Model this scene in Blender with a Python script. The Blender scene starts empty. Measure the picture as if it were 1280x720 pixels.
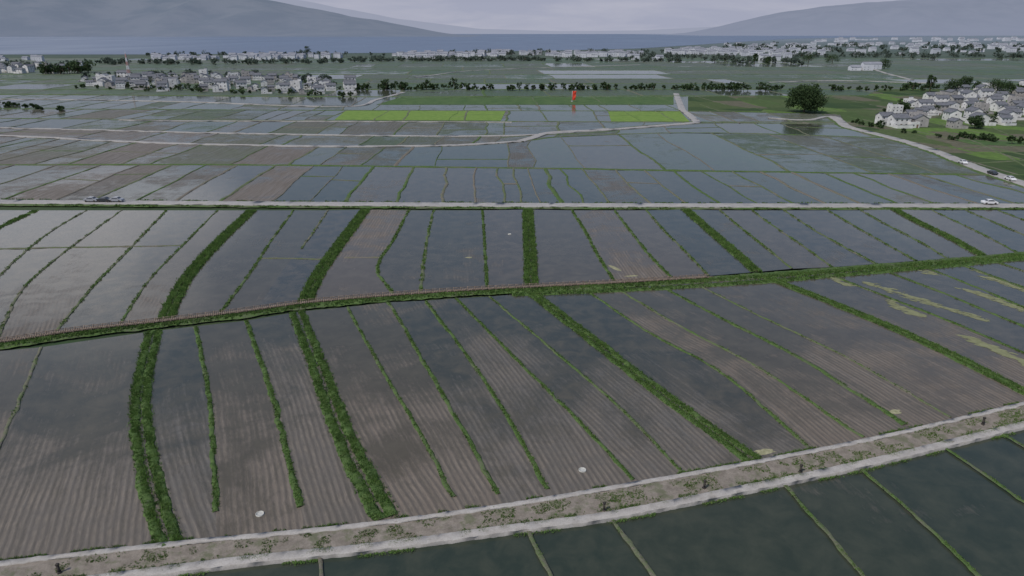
import bpy, math, random
import numpy as np
from mathutils import Vector, noise as mn
random.seed(7); rng=np.random.default_rng(7)
H=50.0; F=853.0; P=math.radians(20.56); SP,CP=math.sin(P),math.cos(P)
sc=bpy.context.scene
# ---------- survey helpers: turn measured bearings into metres on the ground plane ----------
def G(px,py,z=0.0):
    a=(px-640)/F; b=(360-py)/F
    y=CP+b*SP; zz=-SP+b*CP
    t=(H-z)/-zz
    return (a*t,y*t,z)
def GL(l): return [G(*p) for p in l]
def link(ob,parent=None):
    sc.collection.objects.link(ob)
    if parent: ob.parent=parent
    return ob
def mesh_np(name,V,Fc,mat,tint=None,smooth=False,uv=None):
    me=bpy.data.meshes.new(name)
    V=np.asarray(V,dtype=np.float32); Fc=np.asarray(Fc,dtype=np.int32)
    n=Fc.shape[1]
    me.vertices.add(len(V)); me.vertices.foreach_set('co',V.ravel())
    me.loops.add(Fc.size); me.loops.foreach_set('vertex_index',Fc.ravel())
    me.polygons.add(len(Fc)); me.polygons.foreach_set('loop_start',np.arange(0,Fc.size,n,dtype=np.int32))
    me.polygons.foreach_set('loop_total',np.full(len(Fc),n,dtype=np.int32))
    if uv is not None:
        l=me.uv_layers.new(name='UVMap'); l.data.foreach_set('uv',np.asarray(uv,dtype=np.float32)[Fc.ravel()].ravel())
    if tint is not None:
        at=me.color_attributes.new('tint','FLOAT_COLOR','POINT'); at.data.foreach_set('color',np.asarray(tint,dtype=np.float32).ravel())
    me.update(calc_edges=True); me.validate()
    if smooth: me.polygons.foreach_set('use_smooth',np.ones(len(me.polygons),dtype=bool))
    me.materials.append(mat)
    return me
# ---------- materials ----------
class NT:
    def __init__(s,name):
        s.m=bpy.data.materials.new(name); s.m.use_nodes=True; s.t=s.m.node_tree
        s.t.nodes.clear(); s.out=s.n('ShaderNodeOutputMaterial')
    def n(s,typ,**k):
        x=s.t.nodes.new(typ)
        for a,b in k.items(): setattr(x,a,b)
        return x
    def l(s,a,b): s.t.links.new(a,b)
    def put(s,sock,v):
        if isinstance(v,bpy.types.NodeSocket): s.l(v,sock)
        elif isinstance(v,(tuple,list)) and len(v)==3 and sock.type=='RGBA': sock.default_value=(*v,1)
        else: sock.default_value=v
    def math(s,op,a,b=0.0,c=None,clamp=False):
        x=s.n('ShaderNodeMath',operation=op); x.use_clamp=clamp
        s.put(x.inputs[0],a); s.put(x.inputs[1],b)
        if c is not None: s.put(x.inputs[2],c)
        return x.outputs[0]
    def mix(s,f,a,b,blend='MIX'):
        x=s.n('ShaderNodeMix',data_type='RGBA',blend_type=blend)
        s.put(x.inputs[0],f); s.put(x.inputs[6],a); s.put(x.inputs[7],b); return x.outputs[2]
    def noise(s,vec,scale,detail=4,rough=.55,dist=0):
        x=s.n('ShaderNodeTexNoise'); 
        if vec is not None: s.l(vec,x.inputs['Vector'])
        x.inputs['Scale'].default_value=scale; x.inputs['Detail'].default_value=detail
        x.inputs['Roughness'].default_value=rough; x.inputs['Distortion'].default_value=dist
        return x.outputs[0]
    def mapr(s,v,a,b,c=0.,d=1.):
        x=s.n('ShaderNodeMapRange'); x.clamp=True
        s.put(x.inputs[0],v)
        for i,q in enumerate((a,b,c,d)): s.put(x.inputs[i+1],q)
        return x.outputs[0]
    def scale(s,vec,xyz):
        x=s.n('ShaderNodeMapping'); s.l(vec,x.inputs[0]); x.inputs['Scale'].default_value=xyz; return x.outputs[0]
    def pos(s): return s.n('ShaderNodeNewGeometry').outputs['Position']
    def attr(s,name='tint'):
        a=s.n('ShaderNodeAttribute'); a.attribute_name=name
        sp=s.n('ShaderNodeSeparateColor'); s.l(a.outputs['Color'],sp.inputs[0])
        return sp.outputs[0],sp.outputs[1],sp.outputs[2],a.outputs['Alpha']
    def bsdf(s,col,rough=.8,spec=.3,normal=None,ior=1.45):
        b=s.n('ShaderNodeBsdfPrincipled'); s.put(b.inputs['Base Color'],col); s.put(b.inputs['Roughness'],rough)
        s.put(b.inputs['Specular IOR Level'],spec); b.inputs['IOR'].default_value=ior
        if normal is not None: s.l(normal,b.inputs['Normal'])
        return b.outputs[0]
    def bump(s,h,strength=.3,dist=.05):
        b=s.n('ShaderNodeBump'); b.inputs['Strength'].default_value=strength; b.inputs['Distance'].default_value=dist
        s.l(h,b.inputs['Height']); return b.outputs[0]
    def far(s,col,p,k=.4,a=400,b=3200,c=(.17,.195,.20)):  # distance haze painted into the base colour, fading to blue-grey along world Y
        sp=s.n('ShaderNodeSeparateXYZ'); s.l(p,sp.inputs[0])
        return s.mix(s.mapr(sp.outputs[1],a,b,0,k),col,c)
    def done(s,sh): s.l(sh,s.out.inputs[0]); return s.m

def mat_field():
    t=NT('paddy_mud_and_water'); p=t.pos(); wet,crop,rnd,dk=t.attr()
    uv=t.n('ShaderNodeUVMap').outputs[0]
    streak=t.noise(t.scale(uv,(1.1,.06,1)),1.0,4,.6,.9)
    fine=t.noise(t.scale(uv,(2.6,.8,1)),1.0,4,.7,.6)
    big=t.noise(p,.055,4,.6,.8); mid=t.noise(p,.3,5,.65,.4)
    wv=t.n('ShaderNodeTexWave',wave_type='BANDS',bands_direction='X'); t.l(uv,wv.inputs[0])
    wv.inputs['Scale'].default_value=.42; wv.inputs['Distortion'].default_value=3.0; wv.inputs['Detail'].default_value=2; wv.inputs['Detail Scale'].default_value=.3
    rows=wv.outputs[1]
    e=t.math('ADD',t.math('MULTIPLY',wet,1.5),-.75)
    e=t.math('ADD',e,t.math('MULTIPLY',t.math('SUBTRACT',big,.5),2.3))
    e=t.math('ADD',e,t.math('MULTIPLY',t.math('SUBTRACT',mid,.5),1.2))
    e=t.math('ADD',e,t.math('MULTIPLY',t.math('SUBTRACT',streak,.5),.6))
    e=t.math('ADD',e,t.math('MULTIPLY',t.math('SUBTRACT',fine,.5),.5))
    m=t.math('ADD',t.math('MULTIPLY',e,1.9),.5,clamp=True)
    mud=t.mix(rnd,(.182,.148,.114),(.128,.120,.105))
    mud=t.mix(t.mapr(mid,.42,.72),mud,(.215,.18,.14))
    mud=t.mix(t.math('MULTIPLY',t.mapr(t.math('ADD',t.math('MULTIPLY',streak,.6),t.math('MULTIPLY',fine,.5)),.45,.7),.6),mud,(.078,.071,.060))
    mud=t.mix(t.math('MULTIPLY',t.mapr(rows,.35,.9),t.mapr(mid,.3,.6,.25,.65)),mud,(.072,.064,.055))
    mud=t.mix(t.math('MULTIPLY',dk,.55),mud,(.062,.066,.054))
    cc=t.mix(t.mapr(t.math('ADD',t.math('MULTIPLY',mid,.5),t.math('MULTIPLY',fine,.5)),.4,.62),(.045,.08,.033),(.08,.12,.05))
    cc=t.mix(t.mapr(big,.4,.65),cc,(.065,.085,.052))
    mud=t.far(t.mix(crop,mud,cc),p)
    bm=t.bump(t.math('ADD',fine,t.math('MULTIPLY',rows,.6)),.6,.08)
    s1=t.bsdf(mud,t.mapr(streak,.3,.7,.4,.78),.4,bm)
    wc=t.mix(rnd,(.088,.074,.055),(.050,.053,.047))
    wc=t.mix(t.math('MULTIPLY',t.mapr(mid,.42,.7),.7),wc,(.12,.102,.076))
    wc=t.mix(dk,wc,t.mix(t.mapr(mid,.35,.7),(.024,.037,.027),(.044,.055,.039)))
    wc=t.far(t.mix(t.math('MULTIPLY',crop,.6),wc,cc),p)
    rip=t.noise(p,3.0,2,.5)
    s2=t.bsdf(wc,t.mapr(fine,.35,.75,.04,.2),.5,t.bump(rip,.14,.02),1.333)
    mx=t.n('ShaderNodeMixShader'); t.l(m,mx.inputs[0]); t.l(s1,mx.inputs[1]); t.l(s2,mx.inputs[2])
    return t.done(mx.outputs[0])
def mat_bund():
    t=NT('grassy_earth_bank'); p=t.pos(); g,_,r,_2=t.attr()
    n1=t.noise(p,1.3,5,.65); n2=t.noise(p,.12,3); n3=t.noise(p,6,3,.7)
    k=t.math('ADD',t.math('SUBTRACT',t.math('MULTIPLY',g,1.5),.75),t.math('MULTIPLY',t.math('SUBTRACT',t.math('ADD',t.math('MULTIPLY',n1,.6),t.math('MULTIPLY',n2,.5)),.55),3.0))
    k=t.math('ADD',k,.5,clamp=True)
    earth=t.mix(t.mapr(n3,.3,.7),(.10,.09,.07),(.2,.18,.15))
    gr=t.mix(t.mapr(n1,.35,.65),(.042,.082,.024),(.09,.145,.044))
    gr=t.mix(t.math('MULTIPLY',t.mapr(n3,.5,.75),.5),gr,(.13,.145,.068))
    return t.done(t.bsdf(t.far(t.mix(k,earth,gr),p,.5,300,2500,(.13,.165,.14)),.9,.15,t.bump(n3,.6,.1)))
def mat_grass(name='grass_blades',a=(.045,.094,.022),b=(.105,.19,.044),c=(.19,.20,.085)):
    t=NT(name); r,g,_,_2=t.attr()
    col=t.mix(r,a,b); col=t.mix(t.math('MULTIPLY',g,.6),col,c)
    d=t.bsdf(col,.75,.2); tr=t.n('ShaderNodeBsdfTranslucent'); t.put(tr.inputs[0],col)
    mx=t.n('ShaderNodeMixShader'); mx.inputs[0].default_value=.25; t.l(d,mx.inputs[1]); t.l(tr.outputs[0],mx.inputs[2])
    return t.done(mx.outputs[0])
def mat_simple(name,c1,c2,sc_=1.,rough=.85,spec=.2,bmp=.3,detail=5,lo=.35,hi=.65):
    t=NT(name); n=t.noise(t.pos(),sc_,detail,.65)
    return t.done(t.bsdf(t.mix(t.mapr(n,lo,hi),c1,c2),rough,spec,t.bump(n,bmp,.05) if bmp>0 else None))
def mat_ground():
    t=NT('farmland_ground'); p=t.pos()
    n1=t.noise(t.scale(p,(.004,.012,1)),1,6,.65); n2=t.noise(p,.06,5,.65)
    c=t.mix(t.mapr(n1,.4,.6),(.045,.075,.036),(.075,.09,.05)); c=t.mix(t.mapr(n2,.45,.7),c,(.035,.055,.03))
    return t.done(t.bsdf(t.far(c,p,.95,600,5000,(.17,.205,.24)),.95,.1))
def mat_meadow():
    t=NT('meadow_plots'); p=t.pos()
    v=t.n('ShaderNodeTexVoronoi'); v.distance='CHEBYCHEV'; t.l(t.scale(p,(.045,.022,0)),v.inputs['Vector']); v.inputs['Scale'].default_value=1
    sp=t.n('ShaderNodeSeparateColor'); t.l(v.outputs['Color'],sp.inputs[0])
    n=t.noise(p,.25,6,.7)
    c=t.mix(sp.outputs[0],(.035,.065,.026),(.085,.115,.045)); c=t.mix(t.mapr(sp.outputs[1],.72,.76),c,(.11,.18,.045)); c=t.mix(t.mapr(sp.outputs[2],.75,.78),c,(.13,.12,.085))
    c=t.mix(t.math('MULTIPLY',t.mapr(n,.4,.7),.6),c,(.04,.058,.028))
    return t.done(t.bsdf(c,.95,.1,t.bump(n,.5,.3)))
def mat_dirt_road():
    t=NT('gravel_track'); p=t.pos(); n=t.noise(p,.9,6,.7); n2=t.noise(p,.5,5,.65); n3=t.noise(p,7,3,.7)
    c=t.mix(t.mapr(n,.3,.7),(.16,.14,.115),(.30,.265,.225)); c=t.mix(t.math('MULTIPLY',t.mapr(n3,.4,.75),.5),c,(.12,.103,.085))
    c=t.mix(t.math('MULTIPLY',t.mapr(n2,.52,.62),.55),c,(.09,.112,.05))
    return t.done(t.bsdf(c,.95,.1,t.bump(n3,.6,.06)))
def mat_concrete(name,a=(.30,.28,.255),b=(.44,.42,.39)):
    t=NT(name); p=t.pos(); n=t.noise(p,.6,6,.72); n2=t.noise(p,6,4,.7)
    c=t.mix(t.mapr(n,.3,.7),a,b); c=t.mix(t.math('MULTIPLY',t.mapr(n2,.48,.75),.55),c,(.19,.17,.14))
    return t.done(t.bsdf(c,.85,.25,t.bump(n2,.2,.03)))
def mat_lake():
    t=NT('lake_water'); p=t.pos(); n=t.noise(t.scale(p,(.003,.0008,1)),1,5,.6); n2=t.noise(p,.12,3,.6)
    c=t.mix(n,(.12,.155,.215),(.155,.185,.25))
    return t.done(t.bsdf(c,t.mapr(n,.35,.65,.35,.5),.35,t.bump(n2,1.0,.9),1.333))
def mat_mtn(name,c1,c2,haze_glow,k):  # emission mixed over the slopes stands in for haze, thicker at the foot
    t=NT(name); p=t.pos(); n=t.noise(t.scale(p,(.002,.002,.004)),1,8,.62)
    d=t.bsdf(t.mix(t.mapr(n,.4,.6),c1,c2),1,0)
    e=t.n('ShaderNodeEmission'); t.put(e.inputs[0],haze_glow); mx=t.n('ShaderNodeMixShader')
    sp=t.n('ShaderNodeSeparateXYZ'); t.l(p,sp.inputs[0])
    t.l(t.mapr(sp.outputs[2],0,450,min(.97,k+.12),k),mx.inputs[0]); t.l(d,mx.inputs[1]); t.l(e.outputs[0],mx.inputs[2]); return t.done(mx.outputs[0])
M_F=mat_field(); M_B=mat_bund(); M_G=mat_grass(); M_GR=mat_ground(); M_DR=mat_dirt_road()
M_C=mat_concrete('worn_concrete'); M_ROAD=mat_concrete('pale_road_surface',(.27,.26,.25),(.38,.37,.35))
M_LK=mat_lake(); M_LEAF=mat_grass('tree_leaves',(.020,.042,.016),(.06,.1,.036),(.07,.095,.045))
M_LEAF2=mat_grass('far_haze_paled_leaves',(.055,.08,.062),(.085,.115,.085),(.10,.12,.10))  # leaf colours paled and greyed to paint in distance haze
M_BARK=mat_simple('bark',(.06,.045,.03),(.12,.1,.075),3)
M_WALL=mat_simple('white_plaster',(.50,.49,.47),(.74,.735,.72),.35,.8,.2,.05)
M_WALL2=mat_simple('grey_block_wall',(.28,.27,.26),(.40,.38,.36),.35,.85,.2,.05)
M_ROOF=mat_simple('grey_roof_tiles',(.09,.095,.11),(.17,.175,.19),1.2,.8,.3,.5)
M_WIN=mat_simple('window_glass',(.05,.055,.065),(.08,.085,.095),.5,.2,.5,0)
M_DOOR=mat_simple('wood_door',(.14,.09,.06),(.2,.14,.10),2)
M_WOOD=mat_simple('boardwalk_timber',(.14,.105,.08),(.27,.215,.17),1.5,.85)
M_RED=mat_simple('red_fabric',(.6,.05,.03),(.7,.09,.05),.5)
M_METAL=mat_simple('painted_steel',(.4,.4,.4),(.5,.5,.5),.5,.5,.4,0)
M_CROP=mat_simple('young_rice',(.12,.20,.045),(.18,.265,.065),.25,.9,.1,.4)
M_CROP2=mat_simple('green_crop',(.055,.10,.037),(.09,.14,.055),.12,.9,.1,.4)
M_MEAD=mat_meadow()
M_STRAW=mat_simple('straw_debris',(.20,.20,.11),(.36,.34,.22),2.,.9,.1,.5)
M_POST=mat_simple('dark_post',(.03,.03,.03),(.07,.06,.05),3)
M_WHITE=mat_simple('pale_cement',(.34,.34,.31),(.5,.5,.46),3)
# ---------- curves ----------
def smooth(pts,seg):
    P_=[Vector(p) for p in pts]
    if len(P_)==2: P_=[P_[0],P_[0].lerp(P_[1],.5),P_[1]]
    Q=[P_[0]*2-P_[1]]+P_+[P_[-1]*2-P_[-2]]
    out=[]
    for i in range(1,len(Q)-2):
        a,b,c,d=Q[i-1:i+3]; n=max(1,int((c-b).length/seg))
        L=(c-b).length
        t1=(c-a); t1=t1*(L/max((c-a).length,1e-6)); t2=(d-b); t2=t2*(L/max((d-b).length,1e-6))
        for k in range(n):
            t=k/n; h0=2*t**3-3*t**2+1; h1=t**3-2*t*t+t; h2=-2*t**3+3*t*t; h3=t**3-t*t
            out.append(b*h0+t1*h1+c*h2+t2*h3)
    out.append(P_[-1]); return np.array([list(v) for v in out])
def segfor(pts,k=260,mn_=.45): 
    d=min(math.hypot(p[0],p[1]) for p in pts); return max(mn_,d/k)
class Acc:
    def __init__(s): s.V=[];s.F=[];s.T=[];s.U=[];s.n=0
    def add(s,V,Fc,T,U=None):
        s.V.append(V); s.F.append(np.asarray(Fc)+s.n); s.T.append(T); s.n+=len(V)
        if U is not None: s.U.append(U)
    def obj(s,name,mat,smooth=False):
        me=mesh_np(name,np.concatenate(s.V),np.concatenate(s.F),mat,np.concatenate(s.T),smooth,np.concatenate(s.U) if s.U else None)
        return link(bpy.data.objects.new(name,me))
def frame(c):
    d=np.gradient(c,axis=0); d[:,2]=0; d/=np.maximum(np.linalg.norm(d,axis=1,keepdims=True),1e-6)
    return d,np.stack([d[:,1],-d[:,0],np.zeros(len(d))],1)
def sheet_faces(n,m):
    i=np.arange(n-1)[:,None]*m+np.arange(m-1)[None,:]; i=i.ravel()
    return np.stack([i,i+1,i+m+1,i+m],1)
PROF=np.array([[-1,-.25],[-.8,.4],[-.45,.9],[0,1],[.45,.88],[.8,.4],[1,-.25]])
def sm(a,k): return np.convolve(np.pad(a,k,mode='edge'),np.ones(2*k+1)/(2*k+1),'valid')
def ribbon(acc,c,w,h,green,jit=.3,z0=0.0,off=0.0,w1=None):
    n=len(c); d,s=frame(c)
    if w1 is None: w1=w
    ww=np.linspace(w,w1,n)
    mean=sm(rng.normal(0,1,n),3)*min(w,1.2)*.3
    V=np.zeros((n,7,3))
    js=[sm(rng.normal(0,jit,n),1) for _ in range(7)]; hz=sm(rng.normal(1,.3,n),1)
    for j,(px,pz) in enumerate(PROF):
        lat=px*ww/2*(1+js[j])+off+mean
        V[:,j,:]=c+s*lat[:,None]; V[:,j,2]=z0+pz*h*hz
    T=np.zeros((n*7,4)); T[:,0]=np.repeat(np.clip(green+sm(rng.normal(0,.25,n),4),0,1),7); T[:,2]=rng.random(); T[:,3]=1
    acc.add(V.reshape(-1,3),sheet_faces(n,7)[:,::-1],T)
def tufts(acc,c,w,h,dens,zb=.1,off=0.,blades=5,yel=.15,w1=None,bl=.06,patchy=0.,cs=.35,ca=.6):
    L=np.linalg.norm(np.diff(c,axis=0),axis=1); cum=np.concatenate([[0],np.cumsum(L)]); tot=cum[-1]
    N=int(tot*w*dens)
    if N<1: return
    if w1 is None: w1=w
    t=rng.random(N)*tot; d,s=frame(c)
    pos=np.stack([np.interp(t,cum,c[:,k]) for k in range(3)],1); ss=np.stack([np.interp(t,cum,s[:,k]) for k in range(3)],1)
    ww=w+(w1-w)*t/tot
    lat=np.clip(rng.normal(0,.46,N),-1.2,1.2)*ww/2+off; pos+=ss*lat[:,None]
    cl=np.array([mn.noise(Vector((x*cs,y*cs,.3))) for x,y in pos[:,:2]])
    if patchy>0:
        k=cl>patchy-.3; pos=pos[k]; cl=cl[k]; N=len(pos)
        if N<1:return
    hh=h*rng.uniform(.45,1.25,N)*(1+cl*ca)
    B=blades
    P0=np.repeat(pos,B,0)+np.concatenate([rng.normal(0,h*.45,(N*B,2)),np.zeros((N*B,1))],1)
    P0[:,2]=zb*.4
    a=rng.random(N*B)*2*np.pi; hw=bl*rng.uniform(.7,1.6,N*B)
    dx=np.stack([np.cos(a)*hw,np.sin(a)*hw,np.zeros(N*B)],1)
    a2=rng.random(N*B)*2*np.pi; ln=np.repeat(hh,B)*rng.uniform(.6,1.2,N*B)
    tip=P0+np.stack([np.cos(a2)*ln*.7,np.sin(a2)*ln*.7,ln*.8+zb*.6],1)
    V=np.stack([P0-dx,P0+dx,tip],1).reshape(-1,3)
    Fc=np.arange(N*B*3).reshape(-1,3)
    T=np.zeros((N*B*3,4)); br=np.clip(.55+cl*.8+rng.normal(0,.2,N),0,1); T[:,0]=np.repeat(br,B*3); T[:,1]=np.repeat((rng.random(N)<yel)*rng.random(N),B*3); T[:,3]=1
    acc.add(V,Fc,T)
def resamp(c,n):
    c=np.asarray(c,dtype=float); L=np.linalg.norm(np.diff(c,axis=0),axis=1); cum=np.concatenate([[0],np.cumsum(L)])
    t=np.linspace(0,cum[-1],n); return np.stack([np.interp(t,cum,c[:,k]) for k in range(3)],1)
UP=[(-500,765),(-200,730),(0,704),(200,681),(460,655),(640,630),(800,603),(950,576),(1100,546),(1280,504),(1500,452),(1800,390)]
LO=[(-500,800),(-100,760),(130,730),(300,708),(470,690),(640,667),(760,651),(960,611),(1100,581),(1280,536),(1500,482),(1800,416)]
cu=smooth(GL(UP),.5); cl=smooth(GL(LO),.5)
def extend_to_track(c):
    d=c[-1]-c[max(0,len(c)-6)]; d=d/np.linalg.norm(d); p=c[-1].copy(); k=0
    while p[1]>np.interp(p[0],cu[:,0],cu[:,1])-1.3 and k<60: p=p+d*.3; k+=1
    return np.concatenate([c,[p]]) if k else c
def field(acc,L,R,attr_top,attr_bot,n=14,m=5,z=.02,ext=False):
    if ext: L=extend_to_track(L);R=extend_to_track(R)
    L=resamp(L,n);R=resamp(R,n)
    f=np.linspace(0,1,m)[None,:,None]; V=L[:,None,:]*(1-f)+R[:,None,:]*f; V[:,:,2]=z
    w=np.linalg.norm(R-L,axis=1); ln=np.concatenate([[0],np.cumsum(np.linalg.norm(np.diff(L,axis=0),axis=1))])
    o=rng.random()*100
    U=np.zeros((n,m,2)); U[:,:,0]=o+np.linspace(0,1,m)[None,:]*w[:,None]; U[:,:,1]=o+ln[:,None]
    T=np.zeros((n,m,4)); k=np.linspace(0,1,n)[:,None]**1.8
    T[:]=(np.array(attr_top)[None,:]*(1-k)+np.array(attr_bot)[None,:]*k)[:,None,:]
    acc.add(V.reshape(-1,3),sheet_faces(n,m)[:,::-1],T.reshape(-1,4),U.reshape(-1,2))

def ground_sheet(name,poly,mat,z):
    vs=[G(*p) for p in poly]; me=bpy.data.meshes.new(name)
    me.from_pydata([(a,b,z) for a,b,_ in vs],[],[list(range(len(vs)))]); me.materials.append(mat)
    return link(bpy.data.objects.new(name,me))
# ---------- ground ----------
me=bpy.data.meshes.new('ground'); me.from_pydata([(-30000,-400,-.45),(30000,-400,-.45),(30000,32000,-.45),(-30000,32000,-.45)],[],[(0,1,2,3)]); me.materials.append(M_GR)
link(bpy.data.objects.new('ground',me))

fields=Acc(); bunds=Acc(); grass=Acc()
# ===== band A : long strips between the near track and the boardwalk =====
A=[
 ([(-330,470),(-420,600),(-560,800)],.8,.8,.3),
 ([(-140,452),(-220,560),(-330,760)],.8,.8,.3),
 ([(52,434),(25,500),(-40,640),(-75,715)],.6,.6,.35),
 ([(192,414),(176,500),(188,600),(212,683)],2.8,2.7,2),
 ([(245,408),(262,500),(268,580),(270,640)],.75,.75,1),
 ([(308,401),(342,500),(362,580),(376,634)],.85,.85,1),
 ([(371,390),(398,460),(432,550),(482,648)],2.8,3.3,2),
 ([(434,384),(488,480),(530,550),(566,622)],.6,.6,.8),
 ([(486,378),(540,470),(580,540),(622,618)],.65,.65,.9),
 ([(532,376),(598,465),(640,530),(684,612)],.65,.65,.95),
 ([(570,373),(658,462),(722,525),(792,600)],.65,.6,.9),
 ([(612,371),(700,445),(775,510),(852,590)],.55,.55,.75),
 ([(664,366),(740,425),(830,495),(942,575)],2.4,2.4,2),
 ([(734,364),(810,415),(900,465),(1012,560)],.6,.6,.8),
 ([(772,361),(850,408),(940,455),(1078,547)],.6,.6,.7),
 ([(824,357),(910,402),(1000,448),(1132,531)],.7,1.0,.85),
 ([(868,354),(960,400),(1060,448),(1188,522)],.5,.5,.45),
 ([(958,347),(1050,383),(1160,430),(1300,500)],2.3,2.3,1.5),
 ([(1030,341),(1110,372),(1190,403),(1340,468)],.8,.8,.8),
 ([(1098,336),(1170,363),(1240,392),(1400,458)],.8,1,.8),
 ([(1150,332),(1220,359),(1300,393),(1480,462)],.8,1,.7),
 ([(1196,329),(1280,360),(1380,397),(1560,460)],1.2,1,.7),
 ([(1240,326),(1330,356),(1440,394),(1640,455)],.8,1,.7),
 ([(1320,320),(1430,350),(1560,388),(1760,440)],.8,1,.7)]
def do_band(defs,at_fn,z=.02,hb=.15,seg=260,tuft=True,dens=1.,th=.17,bl=.042,ext=False,cut={}):
    cs=[]
    for bi,(pl,w0,w1,kind) in enumerate(defs):
        w=GL(pl); c=smooth(w,segfor(w,seg)); cs.append(c)
        if bi in cut: c=c[:int(len(c)*cut[bi])]
        if kind>=1.5:
            ww=(w0+w1)/2
            for sgn in (-1,1):
                ribbon(bunds,c,w0*.46,hb*1.4,1.,.25,0,sgn*ww*.27,w1*.46)
                if tuft: tufts(grass,c,w0*.46,th*1.3,34*dens,hb*1.4,sgn*ww*.27,5,.2,w1*.46,bl,0,.6,.5)
        else:
            ribbon(bunds,c,w0,hb,min(kind,1),.35,0,0,w1)
            if tuft: tufts(grass,c,w0*.9,th*.85,36*dens*max(kind-.1,.1),hb,0,5,.25,w1*.9,bl, patchy=(.42-.4*min(kind,1)))
    for i in range(len(cs)-1):
        a,b=at_fn(i,(defs[i][0][0][0]+defs[i+1][0][0][0])/2)
        field(fields,cs[i],cs[i+1],a,b,n=22,m=7,z=z,ext=ext)
    return cs
def atA(i,x):
    r=rng.random()
    if x<900: return (.76+rng.uniform(-.14,.14),0,r,.35),(.16+rng.uniform(-.08,.26),0,r*.8,.05)
    if x<1000: return (.72,0,r*.5,.2),(.3,0,0,0)
    return (.9,.04,r,.2),(.65,.05,r,.05)
csA=do_band(A,atA,ext=True)
# ===== band B =====
Bd=[
 ([(-330,262),(-560,470)],.8,.8,.6),([(-220,262),(-380,470)],.8,.8,.6),([(-110,262),(-200,440)],.8,.8,.6),
 ([(45,263),(-20,296),(-120,430)],2.2,2,1.4),
 ([(108,263),(60,292),(0,345),(-60,425)],.7,.7,.45),
 ([(152,263),(85,312),(30,360),(-5,425)],.7,.7,.45),
 ([(208,263),(165,308),(115,360),(70,415)],.7,.7,.5),
 ([(272,263),(225,310),(185,352),(150,406)],.6,.6,.6),
 ([(315,263),(268,308),(232,350),(206,400)],2.9,2.8,1.9),
 ([(367,263),(340,300),(310,345),(275,392)],.7,.7,.7),
 ([(410,263),(385,300),(352,340),(320,388)],.7,.7,.35),
 ([(457,262),(425,305),(400,340),(378,384)],3.1,2.9,2),
 ([(511,263),(492,300),(472,335),(492,368)],.8,.8,.8),
 ([(542,263),(536,290),(530,325),(526,366)],.8,.8,.6),
 ([(603,263),(605,290),(607,325),(609,362)],.7,.7,.85),
 ([(660,262),(661,290),(663,320),(664,357)],3.1,2.8,2),
 ([(715,263),(732,290),(748,320),(768,352)],.8,.8,.9),
 ([(768,263),(789,290),(813,320),(840,348)],.8,.8,.8),
 ([(808,263),(830,288),(857,315),(886,345)],.7,.7,.6),
 ([(857,262),(882,284),(910,308),(946,340)],2.7,2.4,1.9),
 ([(900,263),(925,284),(955,308),(990,336)],.7,.7,.6),
 ([(940,263),(970,285),(1000,305),(1040,334)],.7,.7,.6),
 ([(980,263),(1012,284),(1050,306),(1095,330)],.7,.7,.6),
 ([(1035,263),(1070,284),(1100,301),(1145,326)],.7,.7,.6),
 ([(1076,263),(1110,282),(1145,300),(1186,324)],.7,.7,.6),
 ([(1118,262),(1150,279),(1185,296),(1228,320)],2.3,2.1,1.9),
 ([(1165,263),(1195,277),(1230,294),(1272,316)],.7,.7,.6),
 ([(1207,263),(1240,277),(1280,294),(1325,313)],.8,.7,.6),
 ([(1248,263),(1285,277),(1330,294),(1370,310)],.8,.7,.6),
 ([(1330,263),(1370,277),(1420,294),(1470,305)],.8,.7,.6),
 ([(1430,263),(1560,300)],.8,.7,.6)]
def atB(i,x):
    r=rng.random(); w=rng.uniform(.85,1.1); w2=w-.1; dk=rng.uniform(0,.5)
    if x<330: w=1.1; w2=.45+rng.uniform(-.15,.15); dk=.1
    if 405<x<470: w=.95
    if 460<x<500: w=.45; w2=.9; r=.0; dk=0
    if 690<x<770: w=.68;w2=.5; r=.1; dk=0
    return (w,0,r,dk),(w2,0,r,dk*.6)
csB=do_band(Bd,atB,seg=320,dens=.6,th=.27,bl=.08,cut={10:.5})
for pl,g in [([(-300,318),(-100,314),(60,310),(228,307)],.45),([(322,323),(365,323),(408,325)],.5),([(430,322),(478,322)],.3)]:
    w=GL(pl); ribbon(bunds,smooth(w,.7),.8,.18,g)
# ===== boardwalk embankment =====
BW=[(-420,478),(-200,452),(0,429),(100,414),(200,403),(300,391),(380,380),(480,371),(600,363),(760,355),(880,348),(1000,340),(1100,332),(1200,324),(1280,317),(1450,304),(1650,290)]
bw=smooth(GL(BW),.6)
ribbon(bunds,bw,3.8,.26,.8,.15,0,.6); tufts(grass,bw,2.6,.26,10,.3,1.3,5,.3,None,.08)
d_,s_=frame(bw)
wid=[(640,369),(800,362),(960,352),(1100,340),(1280,324)]
wb=smooth(GL(wid),.7); ribbon(bunds,wb,2.0,.25,.9,.25,0,0); tufts(grass,wb,2.0,.28,8,.3,0,5,.2,None,.08)

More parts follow.
